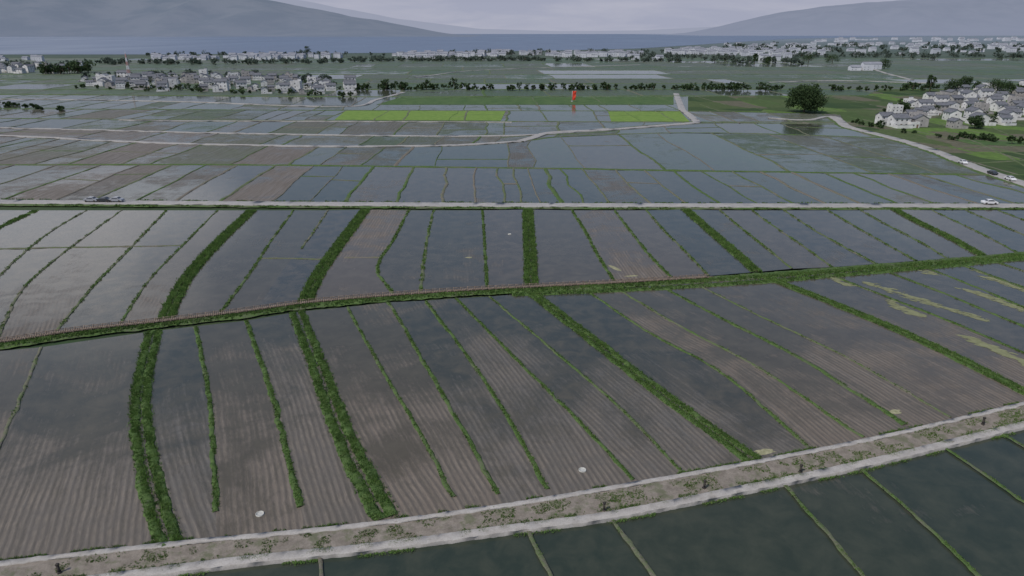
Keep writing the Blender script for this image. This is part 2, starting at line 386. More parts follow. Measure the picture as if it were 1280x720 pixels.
def box_arr(acc,cx,cy,z0,dx,dy,dz,ux,uy):
    vx=np.array([ux,uy]); vy=np.array([-uy,ux]); V=[]
    for k in (0,1):
        for a,b in ((-1,-1),(1,-1),(1,1),(-1,1)):
            p=np.array([cx,cy])+vx*a*dx/2+vy*b*dy/2; V.append((p[0],p[1],z0+k*dz))
    Fc=[(0,3,2,1),(4,5,6,7),(0,1,5,4),(1,2,6,5),(2,3,7,6),(3,0,4,7)]
    acc.add(np.array(V),Fc,np.ones((8,4)))
bwo=Acc()
tot=np.concatenate([[0],np.cumsum(np.linalg.norm(np.diff(bw,axis=0),axis=1))])
xe=G(885,348)[0]
t=0; k=0
while t<tot[-1]:
    x=np.interp(t,tot,bw[:,0]); y=np.interp(t,tot,bw[:,1]); dx=np.interp(t,tot,d_[:,0]); dy=np.interp(t,tot,d_[:,1])
    if x>xe: break
    q=math.hypot(dx,dy); dx/=q; dy/=q
    box_arr(bwo,x,y,.36+rng.uniform(0,.03),.30,1.5*rng.uniform(.94,1.06),.06,dx,dy)
    if k%4==0:
        for sg in (-1,1):
            px_,py_=x-dy*sg*.78,y+dx*sg*.78
            box_arr(bwo,px_,py_,.0,.16,.16,.72+rng.uniform(-.04,.04),dx,dy)
            box_arr(bwo,px_+dx*.7,py_+dy*.7,.56+rng.uniform(-.02,.02),1.2,.07,.1,dx,dy)
    t+=.36; k+=1
bwo.obj('boardwalk',M_WOOD)

# ===== near track =====
NU=300
u=resamp(smooth(GL(UP),1.),NU); lo=resamp(smooth(GL(LO),1.),NU)
road=Acc(); m=18
fr=np.linspace(0,1,m)[None,:,None]; V=u[:,None,:]*(1-fr)+lo[:,None,:]*fr
V[:,:,2]=.18+rng.normal(0,.04,(NU,m)); V[:,0,2]=-.4; V[:,-1,2]=-.5
road.add(V.reshape(-1,3),sheet_faces(NU,m)[:,::-1],np.ones((NU*m,4)))
road.obj('dirt_track',M_DR,True)
def slab(name,c,w,z0,z1,mat,off=0,jit=.02):
    a=Acc(); n=len(c); d,s=frame(c); V=np.zeros((n,6,3))
    for j,(l,z) in enumerate([(-1,z0),(-1,z1-.02),(-.96,z1),(.96,z1),(1,z1-.02),(1,z0)]):
        V[:,j,:]=c+s*(l*w/2+off+rng.normal(0,jit,n)*1.)[:,None]; V[:,j,2]=z
    a.add(V.reshape(-1,3),sheet_faces(n,6)[:,::-1],np.ones((n*6,4)))
    return a.obj(name,mat)
slab('concrete_kerb',cu,.7,-.4,.28,M_C,.34,.04)
slab('concrete_kerb',cl,1.15,-.5,.28,M_C,-.6,.04)
mid=(u+lo)/2
tufts(grass,mid,3.4,.10,24,.25,-.3,5,.5,None,.035,patchy=.38,cs=.5)
tufts(grass,mid,1.2,.13,38,.25,1.3,5,.4,None,.04,patchy=.32,cs=.6)
tufts(grass,cu,.5,.18,30,.15,-.3,5,.3,None,.04,patchy=.28)
tufts(grass,cl,.5,.25,30,-.2,.2,5,.3,None,.05,patchy=.28)
# ===== band C =====
C=[([(-300,760),(-420,900)],.6,.6,.4),([(60,738),(40,900)],.6,.6,.4),([(400,696),(401,760),(403,860)],.35,.35,.3),([(660,662),(686,715),(740,830)],.5,.5,.4),([(764,648),(818,720),(900,840)],.5,.5,.5),
 ([(978,603),(1078,718),(1180,840)],.5,.5,.6),([(1072,583),(1145,645),(1225,720),(1370,850)],.5,.5,.6),([(1180,558),(1280,626),(1400,710),(1600,850)],.5,.5,.6),
 ([(1250,540),(1350,600),(1500,690),(1720,830)],.6,.6,.6),([(1380,508),(1700,680)],.6,.6,.7),([(1560,465),(1900,600)],.6,.6,.7)]
def atC(i,x): 
    r=rng.random(); return (.95,0,r,.85),(1.1,0,r,.95)
do_band(C,atC,z=-.2,hb=.05,th=.14)
# ===== upper bands =====
E=[
 [(-900,251),(-300,251),(0,253),(640,257),(1280,258),(1900,258)],
 [(-900,204),(-300,204),(0,206),(280,206),(640,210),(900,214),(1280,219),(1900,224)],
 [(-900,166),(-300,166),(0,170),(200,179),(400,183),(560,182),(650,177),(700,171),(870,166),(1100,172),(1300,178),(1900,182)],
 [(-900,157),(-300,157),(0,160),(250,166),(500,170),(660,169),(760,161),(870,154),(1100,156),(1900,160)],
 [(-900,147),(-300,147),(0,148),(430,151),(870,152.5),(1900,153)],
 [(-900,134),(0,136),(430,138),(860,139),(1900,143)],
 [(-900,122),(0,124),(220,127),(440,132),(860,131),(1900,131)],
 [(-900,116),(0,118),(450,121),(900,120),(1900,121)],
]
for y in (112,105,99,93,88,83.5,79.5,76,73): E.append([(-1100,y),(0,y+rng.uniform(-.6,.6)),(700,y+rng.uniform(-.6,.6)),(2300,y)])
def yat(e,x): return float(np.interp(x,[p[0] for p in e],[p[1] for p in e]))
VX=585
def splits(e0,e1,xs,skew=0):
    out=[]
    for x in xs:
        yb=yat(e0,x); xt=x; jt=rng.normal(0,3) if skew else 0
        for _ in range(3):
            yt=yat(e1,xt); xt=VX+(x-VX)*(yt-40)/(yb-40)+skew+jt
        out.append(([(xt,yt),(x,yb)]))
    return out
def upper(k,spacing,fn,skew=0,green=.5,xr=(-700,1900),w=.9,xs=None):
    e0,e1=E[k],E[k+1]
    if xs is None:
        xs=[xr[0]]
        while xs[-1]<xr[1]: xs.append(xs[-1]+spacing*rng.uniform(.45,1.9))
    sp=splits(e0,e1,xs,skew); cs=[]
    for pl in sp:
        w_=GL(pl); c=smooth(w_,segfor(w_,200)); cs.append(c)
        L=len(c); off=np.zeros_like(c); off[:,0]=np.interp(np.arange(L),np.linspace(0,L,5),rng.normal(0,.6,5)); cs[-1]=c=c+off
        ribbon(bunds,c,w*rng.uniform(.5,1.9),.2,np.clip(green+rng.uniform(-.45,.35),0,1))
    for i in range(len(cs)-1):
        a=fn((sp[i][1][0]+sp[i+1][1][0])/2); b=list(a); b[0]+=rng.uniform(-.35,.35)
        if rng.random()<.3 and k<6:
            f=rng.uniform(.3,.7); n1=len(cs[i]);n2=len(cs[i+1])
            p=cs[i][int(n1*f)]; q=cs[i+1][int(n2*min(.9,f+rng.uniform(-.05,.05)))]
            ribbon(bunds,smooth([tuple(p),tuple(q)],max(.8,p[1]/200)),w*.8,.18,np.clip(green+rng.uniform(-.4,.3),0,1))
            b=list(fn(sp[i][1][0])); 
        field(fields,cs[i],cs[i+1],a,b,n=10,m=3)
def f0(x):
    w=rng.choice([.9,1.05,.5],p=[.45,.3,.25]); g=0
    if x<300: w=rng.choice([.4,.6,.2,.8]); 
    if x>950: g=rng.choice([0,.2,.45])
    return (w,g,rng.random(),rng.choice([.1,.6]))
upper(0,46,f0,green=.5,xs=[-700,-600,-510,-430,-350,-280,-210,-140,-70,-5,58,110,165,215,275,335,385,430,495,552,597,633,655,678,703,730,765,815,862,905,950,995,1040,1085,1130,1180,1230,1280,1330,1400,1480,1560,1700,1850])
def f1(x):
    if x<420: return (rng.choice([.1,.35,.5,.75]),rng.choice([0,.2,.45]),rng.random()*.6,.15)
    if x>850: return (rng.choice([.7,.95,.4]),rng.choice([.25,.5,.75]),rng.random(),.6)
    return (rng.choice([.8,1.0,.45]),rng.choice([0,.2,.45]),rng.random(),rng.choice([.1,.7]))
upper(1,52,f1,green=.5,skew=8)
def f2(x):
    if x<400: return (rng.choice([.4,.5,.1]),rng.choice([0,.35]),rng.random()*.5,.15)
    return (rng.choice([.7,.95,.35]),rng.choice([.2,.45,.75]),rng.random(),rng.choice([.1,.6]))
upper(2,55,f2,green=.5,skew=10); 
def f3(x): return (rng.choice([.6,.9,.25]),rng.choice([.15,.4,.7]),rng.random(),rng.choice([.1,.5]))
upper(3,40,f3,green=.5,skew=6); upper(4,36,f3,green=.5,skew=6)
def f4(x): 
    if x<440: return (rng.choice([.7,.9,.3]),rng.choice([.25,.5,.75]),rng.random(),.3)
    return (rng.choice([.7,.9]),rng.choice([.6,.8,.9]),rng.random(),.3)
upper(5,34,f4,green=.55); upper(6,60,f4,green=.6)
def f5(x):
    return (rng.choice([.05,.3,.9],p=[.6,.27,.13]),rng.choice([.6,.85,1.]),rng.random(),.4)
for k in range(7,len(E)-1): upper(k,rng.uniform(50,90),f5,green=.6,w=1.6,xr=(-1000,2200))
def edge_ribbon(k,w,g,h=.25):
    w_=GL(E[k]); ribbon(bunds,smooth(w_,segfor(w_,200)),w,h,g)
def road_slab(name,pl,w,z=.3,mat=M_ROAD,jit=.12):
    w_=GL(pl); return slab(name,smooth(w_,max(1.2,segfor(w_,150))),w,-.3,z,mat,0,jit)
c0=smooth(GL(E[0]),.9)
ribbon(bunds,c0,8.0,.20,.7,.1); road_slab('concrete_road',E[0],4.6,.36)
tufts(grass,c0,2.,.28,3.,.2,3.2,5,.3,None,.11,patchy=.3); tufts(grass,c0,2.,.28,3.,.2,-3.4,5,.3,None,.11,patchy=.3)
edge_ribbon(1,2.6,.8); edge_ribbon(4,2.4,.6)
road_slab('dirt_road',E[2][:7],3.6,.3); edge_ribbon(2,2.2,.6,.2)
road_slab('dirt_road',E[3][:7],3.0,.3); edge_ribbon(3,2.,.6,.2)
edge_ribbon(5,2.5,.75); road_slab('dirt_road',[(-900,122),(0,124),(220,127),(436,133),(470,125),(505,115.5)],3.6,.3)
for k in range(7,len(E)): edge_ribbon(k,4.0,.75,.4)
road_slab('dirt_road',[(650,177),(664,173),(690,166),(760,162.5),(872,153.5)],4.4,.36)
road_slab('dirt_road',[(872,153.5),(864,146),(853,138)],4.4,.37); road_slab('dirt_road',[(853,138.3),(845,117)],4.6,.36,M_ROAD,.05)
road_slab('dirt_road',[(150,150),(180,151),(430,152),(640,153)],2.0,.33)
for pl in ([(1085,84),(1105,91),(1140,100)],[(960,103),(1050,101),(1160,104)],[(520,97),(600,88),(800,81)]): road_slab('dirt_road',pl,4.5,.4)
for poly,mt in [([(432,138.5),(632,139),(626,151),(418,150)],M_CROP),([(760,139.5),(850,139.5),(862,152),(764,152)],M_CROP),
      ([(500,122),(842,121),(842,131),(470,131)],M_CROP2),([(1180,120),(1040,119),(860,121),(860,139),(960,141),(1050,143)],M_MEAD)]:
    o=ground_sheet('rice_crop',poly,mt,.10)
ground_sheet('meadow',[(1052,147),(1062,158),(1130,177),(1200,203),(1280,232),(1700,330),(1900,250),(1900,112),(1100,112),(1046,136)],M_MEAD,.14)
for poly in ([(1185,174),(1290,178),(1290,184),(1215,181)],):
    ground_sheet('rice_crop',poly,M_CROP2,.20)
for pl in ([(1080,150),(1180,172),(1290,196),(1420,220)],[(1160,187),(1240,184),(1330,180)],[(1180,164),(1230,182),(1290,212)],[(1215,205),(1300,200),(1400,196)],[(1240,160),(1290,180),(1380,205)]):
    w_=GL(pl); ribbon(bunds,smooth(w_,1.5),1.6,.35,.6)
RR=[(1040,146),(1050,152),(1060,159),(1095,168),(1130,177),(1170,190),(1205,204),(1240,217),(1285,232),(1400,268),(1600,330)]
road_slab('asphalt_road',RR,5.5,.36)
rr=smooth(GL(RR),1.5); ribbon(bunds,rr,10,.22,.8,.1)
road_slab('asphalt_road',[(1050,150),(1040,146),(1010,150),(960,148)],3,.37)
fo=fields.obj('rice_paddy',M_F); bo=bunds.obj('earth_bund',M_B,True); go=grass.obj('bund_grass',M_G)
# ===== debris, discs, posts =====
deb=Acc()
def patch(px,py,rx,ry,rot=0,n=26):
    x,y,_=G(px,py); V=[(x,y,.09)]
    for i in range(n):
        a=i/n*2*math.pi; k=1+.35*mn.noise(Vector((math.cos(a)*1.5+px,math.sin(a)*1.5,py)))+rng.uniform(-.2,.2)
        ax,ay=math.cos(a)*rx*k,math.sin(a)*ry*k
        V.append((x+ax*math.cos(rot)-ay*math.sin(rot),y+ax*math.sin(rot)+ay*math.cos(rot),.03))
    Fc=[(0,i+1,(i+1)%n+1) for i in range(n)]
    deb.add(np.array(V),Fc,np.ones((len(V),4)))
for q in [(1118,515,1.,.5,.3),(768,335,.6,2.2,.5),(586,322,.8,.5,0),(790,345,1.5,.4,.2),(955,565,1.5,.5,.2)]: patch(*q)
deb.obj('straw_debris',M_STRAW)
sc2=Acc(); nk=0
for (a,b) in [((1080,350),(1280,412)),((1155,337),(1280,385)),((1040,345),(1150,392)),((1180,405),(1290,455)),((1210,335),(1290,362))]:
    for k in range(260):
        f=rng.random()**1.; px=a[0]+(b[0]-a[0])*f+rng.normal(0,2.5); py=a[1]+(b[1]-a[1])*f+rng.normal(0,1.2)+3
        x,y,_=G(px,py)
        if mn.noise(Vector((x*.12,y*.12,2)))<-.05: continue
        r=rng.uniform(.08,.5); n=8; V=[(x,y,.030)]
        rot=-.75
        for i in range(n):
            an=i/n*6.283; kx=math.cos(an)*r*2.4*rng.uniform(.5,1.4); ky=math.sin(an)*r*.7*rng.uniform(.5,1.4)
            V.append((x+kx*math.cos(rot)-ky*math.sin(rot),y+kx*math.sin(rot)+ky*math.cos(rot),.028))
        V=np.array(V); nk+=1; V[:,2]+=(nk%97)*.0004
        sc2.add(V,[(0,i+1,(i+1)%n+1) for i in range(n)],np.ones((n+1,4)))
t=NT('floating_algae'); nn=t.noise(t.pos(),1.,4)
M_ALG=t.done(t.bsdf(t.mix(nn,(.13,.145,.07),(.28,.28,.16)),.8,.2)); sc2.obj('floating_algae',M_ALG)
def well(px,py,r):
    x,y,_=G(px,py); V=[];Fc=[]; n=28
    for (rr_,z) in [(1.0,-.02),(1.0,.12),(.86,.14),(.82,.07),(.3,.09),(.0001,.10)]:
        for i in range(n): a=i/n*6.2832; V.append((r*rr_*math.cos(a),r*rr_*math.sin(a),z))
    for k in range(5):
        for i in range(n): Fc.append((k*n+i,k*n+(i+1)%n,(k+1)*n+(i+1)%n,(k+1)*n+i))
    me=mesh_np('round_well_cover',V,Fc,M_WHITE); o=link(bpy.data.objects.new('round_well_cover',me)); o.location=(x,y,.02)
well(728,588,.46); well(325,643,.46); well(637,293,.46)
def post(px,py,h=1.1):
    a=Acc(); x,y,_=G(px,py)
    box_arr(a,0,0,0,.2,.2,h*.85,1,0); box_arr(a,0,0,h*.85,.3,.26,h*.15,1,0); box_arr(a,0,0,0,.36,.36,.15,.8,.6)
    o=a.obj('marker_post',M_POST); o.location=(x,y,.2)
for q in [(75,718),(755,640),(880,612),(1228,532),(1000,592)]: post(*q)
# ===== cars =====
def car_meshes(col,nm):
    t=NT('car_paint_'+nm); paint=t.done(t.bsdf(col,.25,.5))
    prof=[(-2.15,.35),(-2.2,.75),(-2.05,.95),(-1.35,1.02),(-.75,1.45),(.65,1.47),(1.35,1.0),(2.05,.85),(2.2,.6),(2.15,.35)]
    V=[];Fc=[];n=len(prof)
    for yy,ins in ((-.85,0),(.85,0)):
        for x,z in prof: V.append((x,yy*(.86 if z>1.2 else 1),z))
    for i in range(n): j=(i+1)%n; Fc.append((i,j,n+j,n+i))
    me=bpy.data.meshes.new('body'); me.from_pydata(V,[],Fc+[list(range(n))[::-1],list(range(n,2*n))]); me.materials.append(paint)
    V2=[];F2=[]
    def quad(a): k=len(V2); V2.extend(a); F2.append((k,k+1,k+2,k+3))
    quad([(1.27,-.72,1.07),(1.27,.72,1.07),(.72,.68,1.44),(.72,-.68,1.44)])
    quad([(-1.31,.72,1.08),(-1.31,-.72,1.08),(-.82,-.68,1.42),(-.82,.68,1.42)])
    for s in (-1,1): quad([(-1.1,s*.872,1.05),(1.1,s*.872,1.05),(.62,s*.762,1.42),(-.7,s*.762,1.42)])
    g=bpy.data.meshes.new('windows'); g.from_pydata(V2,[],F2); g.materials.append(M_WIN)
    V3=[];F3=[]
    for x in (-1.35,1.35):
        for s in (-1,1):
            b=len(V3)
            for k in (0,1):
                for i in range(14): a=i/14*6.2832; V3.append((x+.33*math.cos(a),s*(.7+.2*k),.33+.33*math.sin(a)))
            for i in range(14): F3.append((b+i,b+(i+1)%14,b+14+(i+1)%14,b+14+i))
            F3.append(tuple(range(b,b+14))); F3.append(tuple(range(b+14,b+28)))
    w=bpy.data.meshes.new('wheels'); w.from_pydata(V3,[],F3); w.materials.append(M_POST)
    return me,g,w
CARS=[car_meshes((.7,.7,.7),'white'),car_meshes((.04,.045,.05),'dark'),car_meshes((.3,.31,.33),'silver')]
def car(px,py,px2,py2,v):
    x,y,_=G(px,py); x2,y2,_=G(px2,py2)
    e=link(bpy.data.objects.new('parked_car',None)); e.location=(x,y,.36); e.rotation_euler=(0,0,math.atan2(y2-y,x2-x))
    for me,nm in zip(CARS[v],('body','windows','wheels')): link(bpy.data.objects.new(nm,me),e)
car(1203,205.5,1240,219,0);car(1240,219,1285,234,1);car(1262,226.5,1285,234,0)
car(1236,256.5,1280,257,0)
for x,v in ((115,2),(131,1),(146,2)): car(x,253.4,x+20,253.6,v)
# ===== lattice mast and red banner =====
def mast(px,py,h):
    a=Acc(); x,y,_=G(px,py)
    n=9
    def strut(p,q,r):
        p=np.array(p,float);q=np.array(q,float);d=q-p;d/=np.linalg.norm(d); s=np.cross(d,[.3,.5,.81]); s/=np.linalg.norm(s); u_=np.cross(d,s)
        V=[b+ (s*i+u_*j)*r for b in (p,q) for i,j in ((-1,-1),(1,-1),(1,1),(-1,1))]
        a.add(np.array(V),[(0,1,5,4),(1,2,6,5),(2,3,7,6),(3,0,4,7)],np.ones((8,4)))
    def cr(k,i):
        z=h*k/n; w=1.4*(1-k/n)+.25; c=((-1,-1),(1,-1),(1,1),(-1,1))[i%4]; return (c[0]*w,c[1]*w,z)
    for k in range(n):
        for i in range(4): strut(cr(k,i),cr(k+1,i),.16); strut(cr(k,i),cr(k+1,i+1),.09); strut(cr(k,i),cr(k,i+1),.09)
    strut((0,0,h-.5),(0,0,h+3),.1)
    t=NT('mast_paint'); sp=t.n('ShaderNodeSeparateXYZ'); t.l(t.pos(),sp.inputs[0])
    st=t.math('GREATER_THAN',t.math('FRACT',t.math('MULTIPLY',sp.outputs[2],.125)),.5)
    o=a.obj('radio_mast',t.done(t.bsdf(t.mix(st,(.5,.3,.28),(.7,.7,.7)),.5,.4))); o.location=(x,y,0)
mast(163,101,28)
def banner(px,py):
    x,y,_=G(px,py); e=link(bpy.data.objects.new('red_banner',None)); e.location=(x,y,0)
    a=Acc(); box_arr(a,0,0,0,.3,.3,8.,1,0); box_arr(a,0,0,0,1.6,1.6,.5,1,0); o=a.obj('pole',M_METAL); o.parent=e
    n=14;m_=6; V=[(.15+3.0*j/(m_-1)*(1-.25*(i/n)), .35*math.sin(i*.8+j*.9)*j/m_, 7.8-6.6*i/(n-1)) for i in range(n) for j in range(m_)]
    me=mesh_np('cloth',V,sheet_faces(n,m_),M_RED); link(bpy.data.objects.new('cloth',me),e)
banner(715,127)
# ===== houses =====
class PB:
    def __init__(s): s.V=[];s.F=[]
    def box(s,x0,x1,y0,y1,z0,z1):
        b=len(s.V); s.V+=[(x,y,z) for z in (z0,z1) for x,y in ((x0,y0),(x1,y0),(x1,y1),(x0,y1))]
        s.F+=[tuple(b+i for i in f) for f in ((0,3,2,1),(4,5,6,7),(0,1,5,4),(1,2,6,5),(2,3,7,6),(3,0,4,7))]
    def prism(s,x0,x1,y0,y1,z0,zr):
        b=len(s.V); ym=(y0+y1)/2; s.V+=[(x0,y0,z0),(x0,y1,z0),(x0,ym,zr),(x1,y0,z0),(x1,y1,z0),(x1,ym,zr)]
        s.F+=[(b,b+2,b+1),(b+3,b+4,b+5),(b,b+1,b+4,b+3)]+[(b,b+3,b+5,b+2),(b+1,b+2,b+5,b+4)]
    def roof(s,x0,x1,y0,y1,z0,zr,th=.22):
        ym=(y0+y1)/2
        for ya in (y0,y1):
            b=len(s.V); s.V+=[(x0,ya,z0),(x1,ya,z0),(x1,ym,zr),(x0,ym,zr),(x0,ya,z0+th),(x1,ya,z0+th),(x1,ym,zr+th),(x0,ym,zr+th)]
            s.F+=[tuple(b+i for i in f) for f in ((0,3,2,1),(4,5,6,7),(0,1,5,4),(1,2,6,5),(2,3,7,6),(3,0,4,7))]
        s.box(x0-.05,x1+.05,ym-.18,ym+.18,zr+.08,zr+.5)
    def mesh(s,nm,mat):
        me=bpy.data.meshes.new(nm); me.from_pydata(s.V,[],s.F); me.materials.append(mat); return me
def house_variant(w,d,st,flat,wing,wm):
    W=PB();R=PB();N=PB();D=PB(); h=st*3.0
    def block(x0,x1,y0,y1,h,flat,nst):
        W.box(x0,x1,y0,y1,0,h)
        if flat:
            for a in ((x0,x1,y0-.003,y0+.2),(x0,x1,y1-.2,y1+.003),(x0-.003,x0+.2,y0+.2,y1-.2),(x1-.2,x1+.003,y0+.2,y1-.2)): W.box(*a,h-.01,h+.8)
            W.box(x0+.6,x0+3.4,y1-3.4,y1-.5,h-.01,h+2.5); R.box(x0+.3,x0+3.7,y1-3.7,y1-.3,h+2.49,h+2.75); R.box(x0+.2,x1-.2,y0+.2,y1-.2,h,h+.06)
        else:
            W.prism(x0,x1,y0,y1,h,h+(y1-y0)*.26); R.roof(x0-.4,x1+.4,y0-.5,y1+.5,h-.15,h+(y1-y0)*.26+.05)
        n=max(2,int((x1-x0)/3.2))
        for s_i in range(nst):
            for i in range(n):
                cx=x0+(i+.5)*(x1-x0)/n; z=s_i*3.0+1.1
                if s_i==0 and i==n//2: D.box(cx-.6,cx+.6,y0-.06,y0+.05,0,2.2); continue
                N.box(cx-.55,cx+.55,y0-.03,y0+.05,z,z+1.1)
                N.box(cx-.5,cx+.5,y1-.05,y1+.03,z,z+1.1)
            for s in (x0-.03,x1-.05):
                N.box(s,s+.08,(y0+y1)/2-.5,(y0+y1)/2+.5,s_i*3.0+1.1,s_i*3.0+2.1)
    block(-w/2,w/2,-d/2,d/2,h,flat,st)
    if wing: block(w/2+.005,w/2+5.5,-d/2-3,d/2-1.2,(st-1)*3.0,not flat,st-1); 
    W.box(-w/2-.5,w/2-.2,-d/2-5.2,-d/2-5.0,0,2.2); W.box(-w/2-.5,-w/2-.3,-d/2-5.0,-d/2-.01,0,2.2); R.box(-w/2-.6,w/2-.1,-d/2-5.3,-d/2-4.9,2.2,2.35)
    return (W.mesh('walls',wm),R.mesh('roof',M_ROOF),N.mesh('windows',M_WIN),D.mesh('door',M_DOOR))
HV=[house_variant(11,8,2,False,False,M_WALL),house_variant(12,9,3,True,False,M_WALL),house_variant(10,8,2,False,True,M_WALL),
    house_variant(12,8,3,False,False,M_WALL),house_variant(9,9,3,True,True,M_WALL2),house_variant(10,7,2,False,False,M_WALL2),house_variant(11,8,2,True,True,M_WALL)]
placed=[]
def house(x,y,rot,v,s=1.):
    e=link(bpy.data.objects.new('courtyard_house',None)); e.location=(x,y,.15); e.rotation_euler=(0,0,rot); e.scale=(s,s,s)
    for me,nm in zip(HV[v],('walls','roof','windows','door')): link(bpy.data.objects.new(nm,me),e)
def inpoly(x,y,pl):
    c=False;j=len(pl)-1
    for i in range(len(pl)):
        if (pl[i][1]>y)!=(pl[j][1]>y) and x<(pl[j][0]-pl[i][0])*(y-pl[i][1])/(pl[j][1]-pl[i][1])+pl[i][0]: c=not c
        j=i
    return c
vill_pts=[]
def cluster(poly,n,sep,s=(.85,1.15)):
    pw=[G(*p)[:2] for p in poly]; xs=[p[0] for p in pw]; ys=[p[1] for p in pw]; k=0;tr=0
    base=rng.uniform(-.3,.3)
    while k<n and tr<n*80:
        tr+=1; x=rng.uniform(min(xs),max(xs)); y=rng.uniform(min(ys),max(ys))
        if not inpoly(x,y,pw): continue
        if any((x-a)**2+(y-b)**2<sep**2 for a,b in placed): continue
        placed.append((x,y)); k+=1; vill_pts.append((x,y))
        house(x,y,base+rng.choice([0,0,0,math.pi/2,-math.pi/2])+rng.uniform(-.15,.15),int(rng.choice(len(HV),p=[.26,.10,.2,.15,.06,.11,.12])),rng.uniform(*s))
cluster([(1095,150),(1100,158),(1180,161),(1290,159),(1460,160),(1460,118),(1270,112),(1190,117),(1135,130)],110,11.5,(.62,.88))
cluster([(100,101),(120,112),(330,118),(440,118),(445,107),(330,99),(200,96)],105,13,(.6,.95))
cluster([(-250,93),(70,92),(113,88),(110,84),(-250,84)],60,17,(.7,1.))
def far_village(name,poly,n,smin,smax,wall,roof):
    pw=[G(*p)[:2] for p in poly]; xs=[p[0] for p in pw]; ys=[p[1] for p in pw]; W=PB();R=PB();k=0
    while k<n:
        x=rng.uniform(min(xs),max(xs)); y=rng.uniform(min(ys),max(ys))
        if not inpoly(x,y,pw): continue
        if mn.noise(Vector((x*.004,y*.003,5)))<-.2: n-=.4; continue
        k+=1; w=rng.uniform(smin,smax); d=rng.uniform(7,10)*w/12; h=rng.choice([4.5,6,7.5,8.5])*(.7+.3*w/12)
        W.box(x-w/2,x+w/2,y-d/2,y+d/2,-.1,h)
        if rng.random()<.65: W.prism(x-w/2,x+w/2,y-d/2,y+d/2,h,h+d*.22); R.roof(x-w/2-.3,x+w/2+.3,y-d/2-.4,y+d/2+.4,h-.1,h+d*.22+.1,.2)
        else: R.box(x-w/2-.2,x+w/2+.2,y-d/2-.2,y+d/2+.2,h,h+.4)
        for q in range(2):
            for r in range(int(w/5)): R.box(x-w/2+1.2+r*5,x-w/2+2.4+r*5,y-d/2-.05,y-d/2+.1,1.+q*3.,2.2+q*3.)
    e=link(bpy.data.objects.new(name,None))
    for nm,me in (('walls',W.mesh('walls',wall)),('roofs',R.mesh('roofs',roof))): link(bpy.data.objects.new(nm,me),e)
MW=mat_simple('far_haze_paled_walls',(.44,.46,.5),(.62,.63,.66),.02,.9,.1,0); MR=mat_simple('far_haze_paled_roofs',(.19,.20,.23),(.28,.29,.32),.05,.9,.1,0)  # distance haze put into the colours: paler, lower-contrast walls and roofs
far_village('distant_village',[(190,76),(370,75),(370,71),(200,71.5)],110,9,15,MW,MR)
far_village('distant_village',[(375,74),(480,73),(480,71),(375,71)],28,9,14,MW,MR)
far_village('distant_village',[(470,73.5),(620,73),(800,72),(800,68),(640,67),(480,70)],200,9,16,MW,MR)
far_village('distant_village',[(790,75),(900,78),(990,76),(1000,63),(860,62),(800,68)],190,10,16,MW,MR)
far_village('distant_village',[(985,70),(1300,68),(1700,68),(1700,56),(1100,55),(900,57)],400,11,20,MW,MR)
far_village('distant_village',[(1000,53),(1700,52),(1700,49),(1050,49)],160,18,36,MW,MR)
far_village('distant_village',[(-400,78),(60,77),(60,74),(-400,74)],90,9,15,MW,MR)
far_village('distant_village',[(1010,92),(1100,90),(1100,86),(1010,87)],8,9,14,MW,MR)
# ===== trees =====
def leaves(c,r,n,size,flat=.8):
    u_=rng.normal(size=(n,3)); u_/=np.linalg.norm(u_,axis=1,keepdims=True); rad=r*rng.uniform(.55,1.1,n)[:,None]
    p=c+u_*rad*np.array([1,1,flat]); a=rng.normal(size=(n,3)); a/=np.linalg.norm(a,axis=1,keepdims=True)
    b=np.cross(a,rng.normal(size=(n,3))); b/=np.linalg.norm(b,axis=1,keepdims=True); s=size*rng.uniform(.6,1.3,n)[:,None]
    V=np.stack([p-a*s,p-b*s*.6,p+a*s,p+b*s*.6],1).reshape(-1,3)
    sh=np.clip(.45+u_[:,2]*.15+rng.normal(0,.2,n)+rng.normal(0,.12),0,1)
    T=np.zeros((n*4,4)); T[:,0]=np.repeat(sh,4); T[:,1]=np.repeat(rng.random(n)*.5,4); T[:,3]=1
    return V,np.arange(n*4).reshape(-1,4),T
def limb(acc,p,q,r0,r1,k=6):
    p=np.array(p,float);q=np.array(q,float);d=q-p;d/=np.linalg.norm(d); s=np.cross(d,[.31,.9,.1]); s/=np.linalg.norm(s); u_=np.cross(d,s)
    V=[b+(s*math.cos(i/k*6.2832)+u_*math.sin(i/k*6.2832))*r for b,r in ((p,r0),(q,r1)) for i in range(k)]
    acc.add(np.array(V),[(i,(i+1)%k,k+(i+1)%k,k+i) for i in range(k)],np.ones((2*k,4)))
def tree_into(la,ta,x,y,h,r,clumps,per,size,z0=0.):
    th=h*.35; bend=rng.normal(0,r*.08,2)
    limb(ta,(x,y,z0),(x+bend[0],y+bend[1],z0+th),h*.035,h*.024); limb(ta,(x+bend[0],y+bend[1],z0+th),(x,y,z0+h*.75),h*.024,h*.008)
    for i in range(clumps):
        a=rng.random()*6.283; zz=rng.uniform(.25,.93); rr_=r*math.sqrt(max(.05,1-((zz-.5)/.5)**2))*rng.uniform(.35,.85)
        c=np.array([x+math.cos(a)*rr_,y+math.sin(a)*rr_,z0+h*zz])
        if i<6: limb(ta,(x+bend[0],y+bend[1],z0+th*rng.uniform(.8,1.3)),c,h*.014,h*.005,5)
        la.add(*leaves(c,r*rng.uniform(.24,.42),per,size))
def single_tree(px,py,h,r,name,clumps=34,per=90,size=.45):
    x,y,_=G(px,py); la=Acc();ta=Acc(); tree_into(la,ta,0,0,h,r,clumps,per,size)
    e=link(bpy.data.objects.new(name,None)); e.location=(x,y,0)
    o=la.obj('foliage',M_LEAF); o.parent=e; o=ta.obj('trunk',M_BARK); o.parent=e
